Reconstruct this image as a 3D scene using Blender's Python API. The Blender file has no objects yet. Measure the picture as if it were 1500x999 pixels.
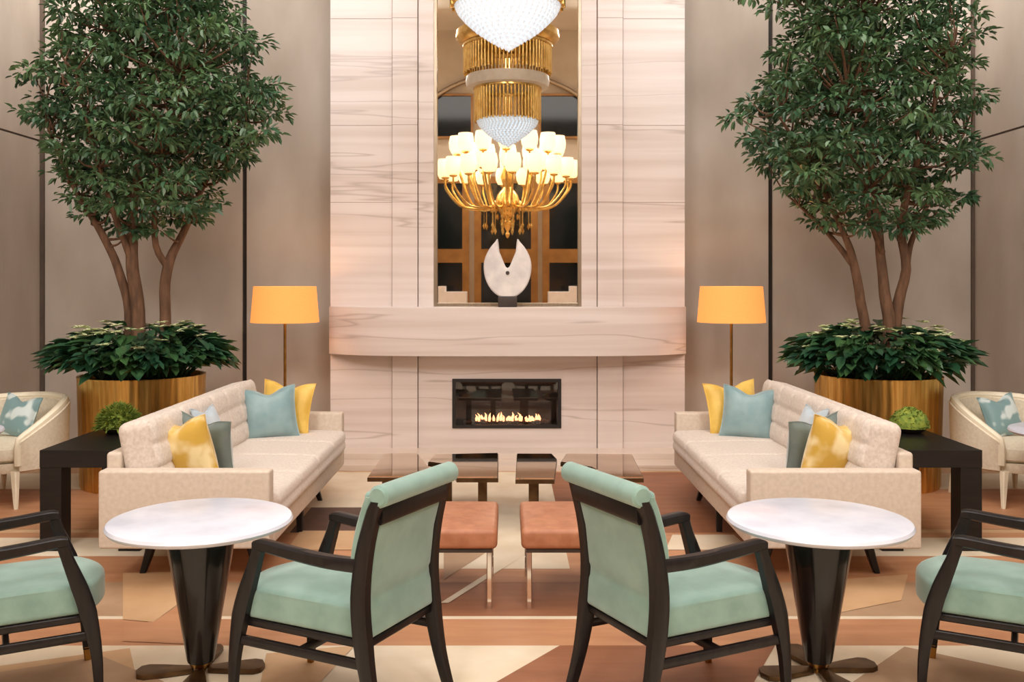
import bpy, bmesh, math, random
from mathutils import Vector, Matrix, Euler, noise
R = math.radians
F = 1396.0; EYE = 1.62; CX = 743.5; HY = 411.0
scene = bpy.context.scene
COL = scene.collection

def W(px, py, h=0.0):
    """world point of a photo pixel lying at height h"""
    d = (EYE - h) * F / (py - HY)
    return Vector(((px - CX) * d / F, d, h))

# ------------------------------------------------------------------ materials
def lin(c):
    o = []
    for v in c[:3]:
        v = v / 255.0
        o.append(v / 12.92 if v <= 0.04045 else ((v + 0.055) / 1.055) ** 2.4)
    return (o[0], o[1], o[2], 1.0)

def mat(name, col, rough=0.6, metal=0.0, col2=None, scale=20.0, stretch=(1, 1, 1), detail=3.0, bump=0.0,
        bump_scale=120.0, emit=None, estr=0.0, coat=0.0, sheen=0.0, lo=0.35, hi=0.65, alpha=None, trans=0.0, spec=None):
    m = bpy.data.materials.new(name); m.use_nodes = True
    nt = m.node_tree; N = nt.nodes; L = nt.links
    b = N['Principled BSDF']
    b.inputs['Base Color'].default_value = lin(col)
    b.inputs['Roughness'].default_value = rough
    b.inputs['Metallic'].default_value = metal
    if coat: b.inputs['Coat Weight'].default_value = coat; b.inputs['Coat Roughness'].default_value = 0.1
    if sheen: b.inputs['Sheen Weight'].default_value = sheen; b.inputs['Sheen Roughness'].default_value = 0.5
    if trans: b.inputs['Transmission Weight'].default_value = trans
    if spec is not None: b.inputs['Specular IOR Level'].default_value = spec
    if emit:
        b.inputs['Emission Color'].default_value = lin(emit); b.inputs['Emission Strength'].default_value = estr
    tc = N.new('ShaderNodeTexCoord')
    if col2:
        mp = N.new('ShaderNodeMapping'); mp.inputs['Scale'].default_value = stretch
        nz = N.new('ShaderNodeTexNoise'); nz.inputs['Scale'].default_value = scale; nz.inputs['Detail'].default_value = detail
        rp = N.new('ShaderNodeValToRGB')
        rp.color_ramp.elements[0].position = lo; rp.color_ramp.elements[0].color = lin(col)
        rp.color_ramp.elements[1].position = hi; rp.color_ramp.elements[1].color = lin(col2)
        L.new(tc.outputs['Object'], mp.inputs['Vector']); L.new(mp.outputs['Vector'], nz.inputs['Vector'])
        L.new(nz.outputs['Fac'], rp.inputs['Fac']); L.new(rp.outputs['Color'], b.inputs['Base Color'])
    if bump:
        n2 = N.new('ShaderNodeTexNoise'); n2.inputs['Scale'].default_value = bump_scale; n2.inputs['Detail'].default_value = 2
        bp = N.new('ShaderNodeBump'); bp.inputs['Strength'].default_value = bump; bp.inputs['Distance'].default_value = 0.004
        L.new(tc.outputs['Object'], n2.inputs['Vector']); L.new(n2.outputs['Fac'], bp.inputs['Height'])
        L.new(bp.outputs['Normal'], b.inputs['Normal'])
    return m

def marble(name, base, alt, vein, rough=0.25, vscale=1.0):
    m = bpy.data.materials.new(name); m.use_nodes = True
    nt = m.node_tree; N = nt.nodes; L = nt.links
    b = N['Principled BSDF']; b.inputs['Roughness'].default_value = rough
    tc = N.new('ShaderNodeTexCoord')
    # large soft bands, nearly level, in the vein-cut stone
    mp = N.new('ShaderNodeMapping'); mp.inputs['Scale'].default_value = (0.2 * vscale, 0.2 * vscale, 6.0 * vscale)
    n1 = N.new('ShaderNodeTexNoise'); n1.inputs['Scale'].default_value = 1.6; n1.inputs['Detail'].default_value = 6; n1.inputs['Distortion'].default_value = 0.5
    r1 = N.new('ShaderNodeValToRGB')
    r1.color_ramp.elements[0].position = 0.3; r1.color_ramp.elements[0].color = lin(alt)
    r1.color_ramp.elements[1].position = 0.62; r1.color_ramp.elements[1].color = lin(base)
    mp2 = N.new('ShaderNodeMapping'); mp2.inputs['Scale'].default_value = (0.10 * vscale, 0.10 * vscale, 1.5 * vscale); mp2.inputs['Location'].default_value = (3.1, 7.7, 1.3)
    n2 = N.new('ShaderNodeTexNoise'); n2.inputs['Scale'].default_value = 2.0; n2.inputs['Detail'].default_value = 3; n2.inputs['Distortion'].default_value = 0.0
    sb = N.new('ShaderNodeMath'); sb.operation = 'SUBTRACT'; sb.inputs[1].default_value = 0.5
    ab = N.new('ShaderNodeMath'); ab.operation = 'ABSOLUTE'
    r2 = N.new('ShaderNodeValToRGB')
    r2.color_ramp.elements[0].position = 0.0; r2.color_ramp.elements[0].color = (0.55, 0.55, 0.55, 1)
    r2.color_ramp.elements[1].position = 0.010; r2.color_ramp.elements[1].color = (0, 0, 0, 1)
    mx = N.new('ShaderNodeMix'); mx.data_type = 'RGBA'
    mx.inputs['B'].default_value = lin(vein)
    L.new(tc.outputs['Object'], mp.inputs['Vector']); L.new(mp.outputs[0], n1.inputs['Vector']); L.new(n1.outputs['Fac'], r1.inputs['Fac'])
    L.new(tc.outputs['Object'], mp2.inputs['Vector']); L.new(mp2.outputs[0], n2.inputs['Vector'])
    L.new(n2.outputs['Fac'], sb.inputs[0]); L.new(sb.outputs[0], ab.inputs[0]); L.new(ab.outputs[0], r2.inputs['Fac'])
    L.new(r1.outputs['Color'], mx.inputs['A']); L.new(r2.outputs['Color'], mx.inputs['Factor'])
    L.new(mx.outputs['Result'], b.inputs['Base Color'])
    return m

M = {}
M['marble'] = marble('vein_cut_marble', (224, 211, 205), (207, 190, 181), (166, 145, 134), 0.28)
M['hearth_marble'] = marble('hearth_marble', (222, 206, 192), (204, 184, 168), (176, 146, 124), 0.3)
M['white_marble'] = mat('white_marble', (222, 224, 236), 0.25, col2=(204, 206, 220), scale=5, detail=8, lo=0.42, hi=0.7)
M['wall'] = mat('greige_wall_panel', (192, 180, 168), 0.55, col2=(176, 163, 150), scale=1.3, stretch=(1.6, 1.6, 0.7), detail=7, bump=0.05, bump_scale=300)
M['lobby_wall'] = mat('lobby_plaster', (196, 180, 160), 0.8, col2=(184, 166, 144), scale=1.2)
M['ceiling'] = mat('ceiling_plaster', (214, 202, 186), 0.9, col2=(206, 194, 178), scale=0.8)
M['gap'] = mat('dark_reveal', (34, 26, 22), 0.5, col2=(44, 34, 28), scale=4)
M['gap_brown'] = mat('brown_reveal', (92, 76, 64), 0.5, col2=(80, 66, 56), scale=4)
M['seam'] = mat('marble_joint', (158, 134, 118), 0.7, col2=(148, 124, 108), scale=6)
M['frame'] = mat('champagne_metal', (168, 152, 132), 0.3, 0.8, col2=(150, 134, 116), scale=8, stretch=(20, 20, 1))
M['mirror'] = mat('silvered_glass', (232, 228, 222), 0.012, 1.0)
M['black_wood'] = mat('espresso_wood', (20, 17, 19), 0.34, col2=(30, 25, 25), scale=6, stretch=(8, 8, 0.8), coat=0.05, spec=0.3)
M['table_wood'] = mat('black_lacquer', (16, 14, 15), 0.22, col2=(24, 20, 20), scale=5, stretch=(8, 8, 0.5), coat=0.25, spec=0.35)
M['console'] = mat('black_stained_oak', (18, 15, 15), 0.35, col2=(27, 22, 21), scale=5, stretch=(1, 9, 9), spec=0.35)
M['teal'] = mat('seafoam_velvet', (134, 166, 155), 0.7, col2=(118, 150, 139), scale=9, bump=0.12, bump_scale=420, sheen=0.45)
M['cream'] = mat('cream_linen', (222, 209, 198), 0.85, col2=(206, 191, 178), scale=60, detail=4, bump=0.22, bump_scale=380, sheen=0.2)
M['cream_plain'] = mat('cream_upholstery', (212, 196, 180), 0.85, col2=(202, 185, 168), scale=40, bump=0.15, bump_scale=420)
M['tub'] = mat('ivory_upholstery', (232, 220, 198), 0.7, col2=(222, 208, 184), scale=50, bump=0.12, bump_scale=420)
M['tub_rim'] = mat('ivory_paint', (244, 232, 206), 0.4, col2=(236, 224, 198), scale=12)
M['gold'] = mat('brushed_gold', (238, 202, 122), 0.36, 1.0, col2=(190, 144, 70), scale=3, stretch=(14, 14, 0.7), lo=0.3, hi=0.72)
M['gold_bright'] = mat('polished_gold', (242, 208, 134), 0.22, 1.0, col2=(218, 176, 98), scale=12)
M['bronze'] = mat('dark_bronze', (104, 80, 52), 0.35, 0.8, col2=(84, 62, 40), scale=14)
M['brass'] = mat('brass', (186, 142, 76), 0.28, 1.0, col2=(160, 118, 58), scale=14)
M['chrome'] = mat('chrome', (226, 222, 218), 0.1, 1.0)
M['bronze_mirror'] = mat('bronze_mirror_glass', (246, 232, 214), 0.03, 1.0)
M['leather'] = mat('cognac_leather', (178, 118, 84), 0.5, col2=(160, 100, 68), scale=16, detail=5, bump=0.12, bump_scale=260)
M['bark'] = mat('ficus_bark', (122, 88, 64), 0.85, col2=(90, 64, 46), scale=9, stretch=(3, 3, 0.7), detail=5, bump=0.5, bump_scale=60)
M['soil'] = mat('potting_soil', (58, 44, 32), 0.95, col2=(40, 30, 22), scale=40, bump=0.6, bump_scale=60)
M['leaf'] = mat('ficus_leaf', (58, 92, 64), 0.34, col2=(100, 130, 84), scale=2.3, detail=4, lo=0.38, hi=0.72)
M['broad_leaf'] = mat('broad_leaf', (36, 74, 50), 0.38, col2=(74, 110, 58), scale=5, detail=3, lo=0.42, hi=0.75)
M['blossom'] = mat('pale_blossom', (226, 226, 186), 0.7, col2=(178, 200, 128), scale=14, lo=0.4, hi=0.75)
M['moss'] = mat('moss', (142, 152, 58), 0.9, col2=(98, 122, 44), scale=30, bump=0.8, bump_scale=90)
M['shade'] = mat('lit_amber_shade', (190, 116, 56), 0.8, col2=(200, 128, 66), scale=30, stretch=(1, 1, 12), emit=(255, 166, 84), estr=0.86)
M['p_yellow'] = mat('yellow_silk', (232, 192, 92), 0.5, col2=(214, 170, 66), scale=9, sheen=0.3)
M['p_floral'] = mat('gold_floral_weave', (206, 164, 62), 0.55, col2=(238, 216, 162), scale=7, detail=2, lo=0.46, hi=0.62, sheen=0.3)
M['p_teal'] = mat('dusty_teal_silk', (138, 164, 166), 0.42, col2=(116, 146, 150), scale=7, sheen=0.5)
M['p_grey'] = mat('grey_teal_silk', (112, 124, 118), 0.5, col2=(94, 108, 104), scale=8, sheen=0.4)
M['p_blue'] = mat('pale_blue_silk', (186, 198, 206), 0.5, col2=(168, 182, 192), scale=8, sheen=0.4)
M['p_leafy'] = mat('teal_leaf_weave', (120, 152, 154), 0.5, col2=(206, 218, 216), scale=9, detail=1, lo=0.52, hi=0.6, sheen=0.3)
M['stone'] = mat('carved_white_stone', (232, 224, 218), 0.5, col2=(206, 198, 196), scale=8, detail=6, bump=0.15, bump_scale=60)
M['dark_base'] = mat('dark_plinth', (64, 52, 46), 0.4, col2=(52, 42, 38), scale=8)
M['firebox'] = mat('firebox_steel', (30, 23, 20), 0.45, col2=(24, 18, 16), scale=6)
M['fire_glass'] = mat('fire_glass', (255, 255, 255), 0.02, trans=1.0)
M['ember'] = mat('ember_bed', (70, 52, 44), 0.8, col2=(110, 84, 70), scale=30)
M['flame'] = mat('flame', (255, 190, 140), 0.5, emit=(255, 178, 124), estr=2.2)
M['crystal'] = mat('lit_crystal', (236, 242, 246), 0.06, 0.0, emit=(214, 232, 248), estr=0.46, coat=0.6)
M['globe'] = mat('lit_shade_glass', (255, 240, 212), 0.5, emit=(255, 220, 165), estr=1.45)
M['pearl'] = mat('pearl_band', (250, 246, 236), 0.3, col2=(238, 230, 214), scale=10)
M['night_glass'] = mat('night_window', (20, 24, 26), 0.08)
M['mullion'] = mat('bronze_mullion', (166, 118, 62), 0.35, 0.3, col2=(146, 100, 50), scale=4)
M['desk'] = mat('white_desk', (246, 238, 232), 0.4, col2=(238, 230, 224), scale=6)
# floor colours of the patterned stone and carpet
M['f_tan'] = mat('floor_tan', (206, 168, 128), 0.5, col2=(192, 152, 112), scale=3.5, detail=5)
M['f_cream'] = mat('floor_cream', (228, 212, 188), 0.5, col2=(216, 196, 168), scale=3.5, detail=5)
M['f_terra'] = mat('floor_terracotta', (190, 138, 100), 0.5, col2=(178, 124, 88), scale=4.5, stretch=(0.5, 3, 1), detail=5)
M['f_brown'] = mat('floor_brown', (152, 98, 66), 0.5, col2=(138, 86, 56), scale=4.5, stretch=(0.5, 3, 1), detail=5)
M['f_dark'] = mat('floor_dark_brown', (92, 62, 50), 0.5, col2=(80, 54, 44), scale=4.5, stretch=(0.5, 3, 1), detail=5)
M['f_stone'] = mat('floor_taupe', (178, 146, 116), 0.5, col2=(166, 132, 102), scale=3.5, detail=5)

# ------------------------------------------------------------------ mesh builder
class MB:
    def __init__(s): s.v = []; s.f = []; s.mi = []; s.cur = 0
    def add(s, vs, fs, mi=None):
        o = len(s.v); s.v.extend([tuple(p) for p in vs])
        for f in fs: s.f.append(tuple(i + o for i in f)); s.mi.append(s.cur if mi is None else mi)
        return s
    def box(s, x0, x1, y0, y1, z0, z1):
        vs = [(x, y, z) for z in (z0, z1) for y in (y0, y1) for x in (x0, x1)]
        return s.add(vs, [(0, 2, 3, 1), (4, 5, 7, 6), (0, 1, 5, 4), (2, 6, 7, 3), (0, 4, 6, 2), (1, 3, 7, 5)])
    def rbox(s, c, size, r, n=(6, 6, 6), disp=None, rot=None):
        """rounded box on a grid; disp(p, nrm) gives an outward push"""
        hx, hy, hz = [d / 2 for d in size]; H = (hx, hy, hz)
        r = min(r, hx * .999, hy * .999, hz * .999)
        idx = {}; vs = []; fs = []
        def ticks(h, k):   # finer near the rounded edges
            t = [-h, -h + r * .3, -h + r * .65]
            inner = [(-h + r) + (2 * h - 2 * r) * i / k for i in range(k + 1)]
            return t + inner + [-x for x in reversed(t)]
        T = [ticks(H[a], n[a]) for a in range(3)]
        def vid(p):
            k = (round(p[0], 6), round(p[1], 6), round(p[2], 6))
            if k in idx: return idx[k]
            q = Vector(p); inn = Vector([max(-(H[a] - r), min(H[a] - r, p[a])) for a in range(3)])
            d = q - inn
            nrm = d.normalized() if d.length > 1e-9 else Vector((0, 0, 1))
            o = inn + nrm * r
            if disp: o = o + nrm * disp(o, nrm)
            if rot: o = rot @ o
            o = o + Vector(c)
            idx[k] = len(vs); vs.append(o); return idx[k]
        for a in range(3):
            u, w = (a + 1) % 3, (a + 2) % 3
            for sg in (-1, 1):
                for i in range(len(T[u]) - 1):
                    for j in range(len(T[w]) - 1):
                        q = []
                        for (di, dj) in ((0, 0), (1, 0), (1, 1), (0, 1)):
                            p = [0, 0, 0]; p[a] = sg * H[a]; p[u] = T[u][i + di]; p[w] = T[w][j + dj]
                            q.append(vid(p))
                        if sg < 0: q.reverse()
                        if len(set(q)) == 4: fs.append(tuple(q))
        return s.add(vs, fs)
    def lathe(s, prof, n=32, c=(0, 0, 0), cap=True, flute=0, fa=0.0):
        vs = []; fs = []
        for (r, z) in prof:
            for k in range(n):
                a = 2 * math.pi * k / n
                rr = r * (1 + (fa * math.cos(flute * a) if flute else 0))
                vs.append((c[0] + rr * math.cos(a), c[1] + rr * math.sin(a), c[2] + z))
        for i in range(len(prof) - 1):
            for k in range(n):
                k2 = (k + 1) % n
                fs.append((i * n + k, i * n + k2, (i + 1) * n + k2, (i + 1) * n + k))
        if cap:
            if prof[0][0] > 1e-6: fs.append(tuple(reversed(range(n))))
            if prof[-1][0] > 1e-6: fs.append(tuple(range((len(prof) - 1) * n, len(prof) * n)))
        return s.add(vs, fs)
    def tube(s, pts, rad, n=8, cap=True):
        pts = [Vector(p) for p in pts]
        if not isinstance(rad, (list, tuple)): rad = [rad] * len(pts)
        vs = []; fs = []; up = None
        for i, p in enumerate(pts):
            t = (pts[min(i + 1, len(pts) - 1)] - pts[max(i - 1, 0)])
            if t.length < 1e-9: t = Vector((0, 0, 1))
            t.normalize()
            if up is None:
                up = Vector((1, 0, 0)) if abs(t.x) < 0.8 else Vector((0, 1, 0))
            up = (up - t * up.dot(t)); up.normalize(); b = t.cross(up)
            for k in range(n):
                a = 2 * math.pi * k / n
                vs.append(p + (up * math.cos(a) + b * math.sin(a)) * rad[i])
        for i in range(len(pts) - 1):
            for k in range(n):
                k2 = (k + 1) % n
                fs.append((i * n + k, i * n + k2, (i + 1) * n + k2, (i + 1) * n + k))
        if cap: fs.append(tuple(reversed(range(n)))); fs.append(tuple(range((len(pts) - 1) * n, len(pts) * n)))
        return s.add(vs, fs)
    def sweep(s, pts, size, plane='xy', soft=0.3, sub=4):
        """rounded-rectangle section swept along smoothed points; size = (a, b) per point in that plane"""
        P, S = smooth(pts, size, sub)
        vs = []; fs = []; prof = []
        k = 1 - soft
        for (a, b) in ((1, -k), (1, k), (k, 1), (-k, 1), (-1, k), (-1, -k), (-k, -1), (k, -1)): prof.append((a, b))
        n = len(prof)
        for p, (a, b) in zip(P, S):
            for (u, w) in prof:
                d = {'xy': (u * a / 2, w * b / 2, 0), 'xz': (u * a / 2, 0, w * b / 2), 'yz': (0, u * a / 2, w * b / 2)}[plane]
                vs.append((p[0] + d[0], p[1] + d[1], p[2] + d[2]))
        for i in range(len(P) - 1):
            for k_ in range(n):
                k2 = (k_ + 1) % n
                fs.append((i * n + k_, i * n + k2, (i + 1) * n + k2, (i + 1) * n + k_))
        fs.append(tuple(reversed(range(n)))); fs.append(tuple(range((len(P) - 1) * n, len(P) * n)))
        return s.add(vs, fs)
    def prism(s, poly, z0, z1):
        n = len(poly)
        vs = [(p[0], p[1], z0) for p in poly] + [(p[0], p[1], z1) for p in poly]
        fs = [tuple(reversed(range(n))), tuple(range(n, 2 * n))]
        for i in range(n): fs.append((i, (i + 1) % n, n + (i + 1) % n, n + i))
        return s.add(vs, fs)
    def build(s, name, m, parent=None, smooth=True, bevel=0.0, loc=None):
        me = bpy.data.meshes.new(name); me.from_pydata(s.v, [], s.f)
        ms = m if isinstance(m, (list, tuple)) else [m]
        for x in ms: me.materials.append(M[x])
        if len(ms) > 1: me.polygons.foreach_set('material_index', s.mi)
        bm = bmesh.new(); bm.from_mesh(me); bmesh.ops.recalc_face_normals(bm, faces=bm.faces)
        if bevel: bmesh.ops.bevel(bm, geom=[e for e in bm.edges if len(e.link_faces) == 2 and e.calc_face_angle(0) > R(40)], offset=bevel, segments=2, profile=0.7, affect='EDGES')
        bm.to_mesh(me); bm.free()
        me.polygons.foreach_set('use_smooth', [bool(smooth)] * len(me.polygons))
        if smooth:
            try: me.set_sharp_from_angle(angle=R(42))
            except Exception: pass
        o = bpy.data.objects.new(name, me); COL.objects.link(o)
        if loc: o.location = loc
        if parent: o.parent = parent
        return o

def smooth(pts, size, sub):
    P = [Vector(p) for p in pts]
    S = [size] * len(P) if isinstance(size[0], (int, float)) else list(size)
    if len(P) < 3 or sub < 2: return P, S
    o = []; so = []
    for i in range(len(P) - 1):
        p0 = P[max(i - 1, 0)]; p1 = P[i]; p2 = P[i + 1]; p3 = P[min(i + 2, len(P) - 1)]
        for k in range(sub):
            t = k / sub
            o.append(0.5 * ((2 * p1) + (p2 - p0) * t + (2 * p0 - 5 * p1 + 4 * p2 - p3) * t * t + (3 * p1 - p0 - 3 * p2 + p3) * t ** 3))
            so.append((S[i][0] * (1 - t) + S[i + 1][0] * t, S[i][1] * (1 - t) + S[i + 1][1] * t))
    o.append(P[-1]); so.append(S[-1])
    return o, so

def tag(o, label=None, cat=None, group=None, kind=None):
    if label: o['label'] = label
    if cat: o['category'] = cat
    if group: o['group'] = group
    if kind: o['kind'] = kind
    return o
def thing(name, label, cat, loc=(0, 0, 0), rz=0.0, group=None):
    o = bpy.data.objects.new(name, None); COL.objects.link(o)
    o.empty_display_size = 0.1
    o.location = loc; o.rotation_euler = (0, 0, rz)
    return tag(o, label, cat, group)
def struct(o): o['kind'] = 'structure'; return o
def dup(root, loc, rz, label, group=None):
    r = root.copy(); COL.objects.link(r); r.location = loc; r.rotation_euler = (0, 0, rz); r['label'] = label
    if group: r['group'] = group
    for ch in list(root.children):
        c = ch.copy(); COL.objects.link(c); c.parent = r
        for g in list(ch.children):
            d = g.copy(); COL.objects.link(d); d.parent = c
    return r

# ------------------------------------------------------------------ setting
BY = 9.2; FY = 8.67; SX = 4.5; CEIL = 7.5; NEAR = -5.0
struct(MB().box(-SX - .2, SX + .2, NEAR - .2, BY + .2, -0.2, 0).build('floor_base', 'f_tan', smooth=False)).name = 'floor'
bpy.data.objects['floor']['label'] = 'polished floor inlaid with large angular tan, cream, terracotta and brown shapes'
# inlaid colour shapes: one thin mosaic mesh lying in the floor
mos = MB(); lay = [0]
cols = ['f_cream', 'f_terra', 'f_brown', 'f_dark', 'f_tan', 'f_stone']
def inlay(col, pts, px=True):
    lay[0] += 1
    z = 0.00012 * lay[0]
    P = [W(x, y) if px else Vector((x, y, 0)) for (x, y) in pts]
    mos.cur = cols.index(col)
    mos.add([(p.x, p.y, z) for p in P], [tuple(range(len(P)))])
# level bands across the seating group (world x, y), then angled pieces (photo pixels on the floor)
def band(col, x0, x1, y0, y1): inlay(col, [(x0, y0), (x1, y0), (x1, y1), (x0, y1)], px=False)
band('f_cream', -4.4, 4.4, 2.2, 4.23)
band('f_terra', -4.4, 4.4, 4.23, 4.56)
band('f_cream', -4.4, 4.4, 4.56, 4.60)
band('f_brown', -1.3, 1.3, 4.60, 5.12)  # brown pattern band, with shade beneath the stools partly painted into its colour
band('f_stone', -4.4, -1.3, 4.60, 5.40)
band('f_stone', 1.3, 4.4, 4.60, 5.40)
band('f_terra', -4.4, 4.4, 5.12, 6.12)
band('f_cream', -4.4, -1.9, 5.6, 6.0)
band('f_cream', 1.9, 4.4, 5.6, 6.0)
band('f_terra', -4.4, -1.9, 6.2, 7.4); band('f_terra', 1.9, 4.4, 6.2, 7.4)
band('f_cream', -4.4, -1.9, 7.4, 8.0); band('f_cream', 1.9, 4.4, 7.4, 8.0)
band('f_dark', -1.4, -0.45, 6.12, 6.80)
band('f_cream', -1.5, -0.45, 6.80, 8.05)
band('f_brown', 0.35, 1.7, 6.12, 8.05)
band('f_cream', -0.45, 0.35, 5.35, 8.05)
inlay('f_brown', [(820, 946), (1135, 946), (1105, 999), (1100, 1100), (560, 1100), (728, 999)])
inlay('f_tan', [(0, 976), (190, 950), (215, 1060), (-60, 1060)])
inlay('f_stone', [(0, 985), (150, 962), (240, 999), (240, 1080), (-100, 1080)])
inlay('f_stone', [(1325, 948), (1500, 985), (1560, 1060), (1230, 1060), (1250, 999)])
inlay('f_tan', [(390, 958), (520, 946), (470, 999), (380, 1010)])
inlay('f_tan', [(180, 840), (275, 838), (268, 880), (225, 912), (180, 908)])
inlay('f_terra', [(180, 912), (225, 912), (268, 882), (272, 944), (180, 940)])
inlay('f_tan', [(1225, 850), (1330, 842), (1320, 880), (1230, 898)])
inlay('f_tan', [(440, 778), (520, 778), (515, 806), (420, 806)])
inlay('f_cream', [(985, 784), (1075, 784), (1100, 806), (975, 806)])
inlay('f_stone', [(650, 850), (715, 808), (650, 808)])
inlay('f_cream', [(645, 884), (657, 884), (780, 806), (768, 806)])
o = mos.build('floor_inlay', cols, smooth=False); struct(o); o['label'] = 'angular cream, terracotta and brown shapes inlaid in the floor'

struct(MB().box(-SX - .2, SX + .2, NEAR - .2, BY + .2, CEIL, CEIL + .2).build('ceiling', 'ceiling', smooth=False))
# back wall: panels with real gaps between them in front of a dark backing
bw = MB()
GX = 2.54
def panel(mb, x0, x1, y0, y1, z0, z1): mb.box(x0, x1, y0, y1, z0, z1)
for (a, b) in ((-SX, -GX - .022), (-GX + .022, GX - .022), (GX + .022, SX)):
    panel(bw, a, b, BY, BY + .2, 0, CEIL)
struct(bw.build('wall_back', 'wall', smooth=False))
g1 = MB().box(-GX - .022, -GX + .022, BY + .03, BY + .2, 0, CEIL); struct(g1.build('trim_1', 'gap', smooth=False))
g2 = MB().box(GX - .022, GX + .022, BY + .03, BY + .2, 0, CEIL); struct(g2.build('trim_2', 'gap', smooth=False))
struct(MB().box(-SX, -SX + .035, BY - .035, BY, 0, CEIL).build('trim_3', 'gap_brown', smooth=False))
struct(MB().box(SX - .03, SX, BY - .03, BY, 0, CEIL).build('trim_4', 'gap_brown', smooth=False))
for nm, sx, tn in (('wall_left', -1, 'trim_5'), ('wall_right', 1, 'trim_6')):
    m = MB()
    for (z0, z1) in ((0, 2.955), (2.975, CEIL)):
        xa, xb = sorted((sx * SX, sx * (SX + .2))); m.box(xa, xb, NEAR, BY + .2, z0, z1)
    struct(m.build(nm, 'wall', smooth=False))
    xa, xb = sorted((sx * (SX + .015), sx * (SX + .2)))
    struct(MB().box(xa, xb, NEAR, BY + .2, 2.955, 2.975).build(tn, 'gap_brown', smooth=False))
# wall at the far end of the lobby (seen only in the mirror), windows and doors with night outside
fw = MB().box(-SX - .2, SX + .2, NEAR - .2, NEAR, 0, CEIL); struct(fw.build('wall_front', 'lobby_wall', smooth=False))
wn = 0
def window(x0, x1, z0, z1, f=0.07):
    global wn
    wn += 1
    y = NEAR
    e = MB()
    e.box(x0 - f, x0, y, y + .08, z0 - f, z1 + f).box(x1, x1 + f, y, y + .08, z0 - f, z1 + f)
    e.box(x0, x1, y, y + .08, z0 - f, z0).box(x0, x1, y, y + .08, z1, z1 + f)
    w = struct(e.build('window_%d' % wn, 'mullion', smooth=False))
    MB().box(x0, x1, y + .005, y + .03, z0, z1).build('pane', 'night_glass', w, smooth=False)
for (x0, x1) in ((-2.6, -1.06), (-.62, .55), (.98, 2.6)):
    window(x0, x1, .75, 2.04, .16); window(x0, x1, 2.36, 3.9, .16)
window(-2.1, -.86, 5.0, 5.95, .05); window(.78, 2.1, 5.0, 5.95, .05)
arc = []
for k in range(41):
    a = R(-62 + 124 * k / 40); arc.append((2.9 * math.sin(a), NEAR + .12, 6.46 - 2.9 + 2.9 * math.cos(a)))
struct(MB().tube(arc, .055, 10).build('trim_7', 'frame'))

# ------------------------------------------------------------------ fireplace
fp = thing('fireplace', 'tall pale marble fireplace with bow fronted mantel and low linear fire', 'fireplace', (0, FY, 0))
def P(m): return m
HW = 1.612; MW = 0.672; MZ = 1.385; FX0, FX1, FZ0, FZ1 = -.502, .488, .278, .727
D = BY - FY
cb = MB()
g = .006
for s in (-1, 1):                       # wide outer slabs
    a, b = sorted((s * (1.046 + g), s * HW)); cb.box(a, b, 0, D, 0, CEIL)
    a, b = sorted((s * (.817 - g), s * MW)); cb.box(a, b, 0, D, MZ, CEIL)
cb.box(-.817 + g, FX0, 0, D, 0, MZ).box(FX1, .817 - g, 0, D, 0, MZ)
cb.box(FX0, FX1, 0, D, 0, FZ0).box(FX0, FX1, 0, D, FZ1, MZ)
cb.build('chimney_breast', 'marble', fp, smooth=False)
for s in (-1, 1):
    a, b = sorted((s * .817, s * 1.046))
    MB().box(a, b, -.035, D, 0, CEIL).build('pilaster', 'marble', fp, smooth=False, bevel=.004)
    j = MB()
    for x in (.817 - g, 1.046):
        a, b = sorted((s * x, s * (x + g))); j.box(a, b, .02, D, 0, CEIL)
    j.build('joint', 'seam', fp, smooth=False)
# level joints between the stacked slabs
for (z, s) in ((3.03, -1), (2.33, -1), (4.0, -1), (3.03, 1), (2.33, 1), (4.0, 1)):
    a, b = sorted((s * (1.046 + g), s * HW)); MB().box(a, b, -.0008, .02, z, z + .004).build('slab_joint', 'seam', fp, smooth=False)
    a, b = sorted((s * .817, s * 1.046)); MB().box(a, b, -.0358, 0, z, z + .004).build('slab_joint', 'seam', fp, smooth=False)
# bow-fronted mantel
pl = [(-HW - .004, .0)]
for k in range(61):
    x = -HW - .004 + (2 * HW + .008) * k / 60
    t = abs(x) / (HW + .004)
    pl.append((x, -.04 - .29 * (1 - t ** 5)))
pl.append((HW + .004, 0)); pl.append((HW + .004, .02)); pl.append((-HW - .004, .02))
pl = [pl[1 + k] for k in range(61)] + [(HW + .004, .02), (-HW - .004, .02)]
MB().prism(pl, .957, MZ).build('mantel', 'marble', fp, bevel=.006)
h = MB().box(-HW, HW, -.57, 0, 0, .05); h.box(-HW, HW, -.30, 0, .05, .10)
h.build('hearth', 'hearth_marble', fp, smooth=False, bevel=.004)
# firebox
fb = MB(); t = .02; dd = .36
fb.box(FX0, FX1, dd - t, dd, FZ0, FZ1).box(FX0, FX0 + t, .0, dd, FZ0, FZ1).box(FX1 - t, FX1, .0, dd, FZ0, FZ1)
fb.box(FX0, FX1, .0, dd, FZ0, FZ0 + t).box(FX0, FX1, .0, dd, FZ1 - t, FZ1)
fbo = fb.build('firebox', 'firebox', fp, smooth=False)
fr = MB(); a = .03
fr.box(FX0, FX1, -.012, .01, FZ1 - a, FZ1).box(FX0, FX1, -.012, .01, FZ0, FZ0 + a).box(FX0, FX0 + a, -.012, .01, FZ0 + a, FZ1 - a).box(FX1 - a, FX1, -.012, .01, FZ0 + a, FZ1 - a)
fr.build('fire_frame', 'firebox', fbo, smooth=False)
MB().box(FX0 + a, FX1 - a, .0, .004, FZ0 + a, FZ1 - a).build('glass_pane', 'fire_glass', fbo, smooth=False)
em = MB(); rnd = random.Random(3)
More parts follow.
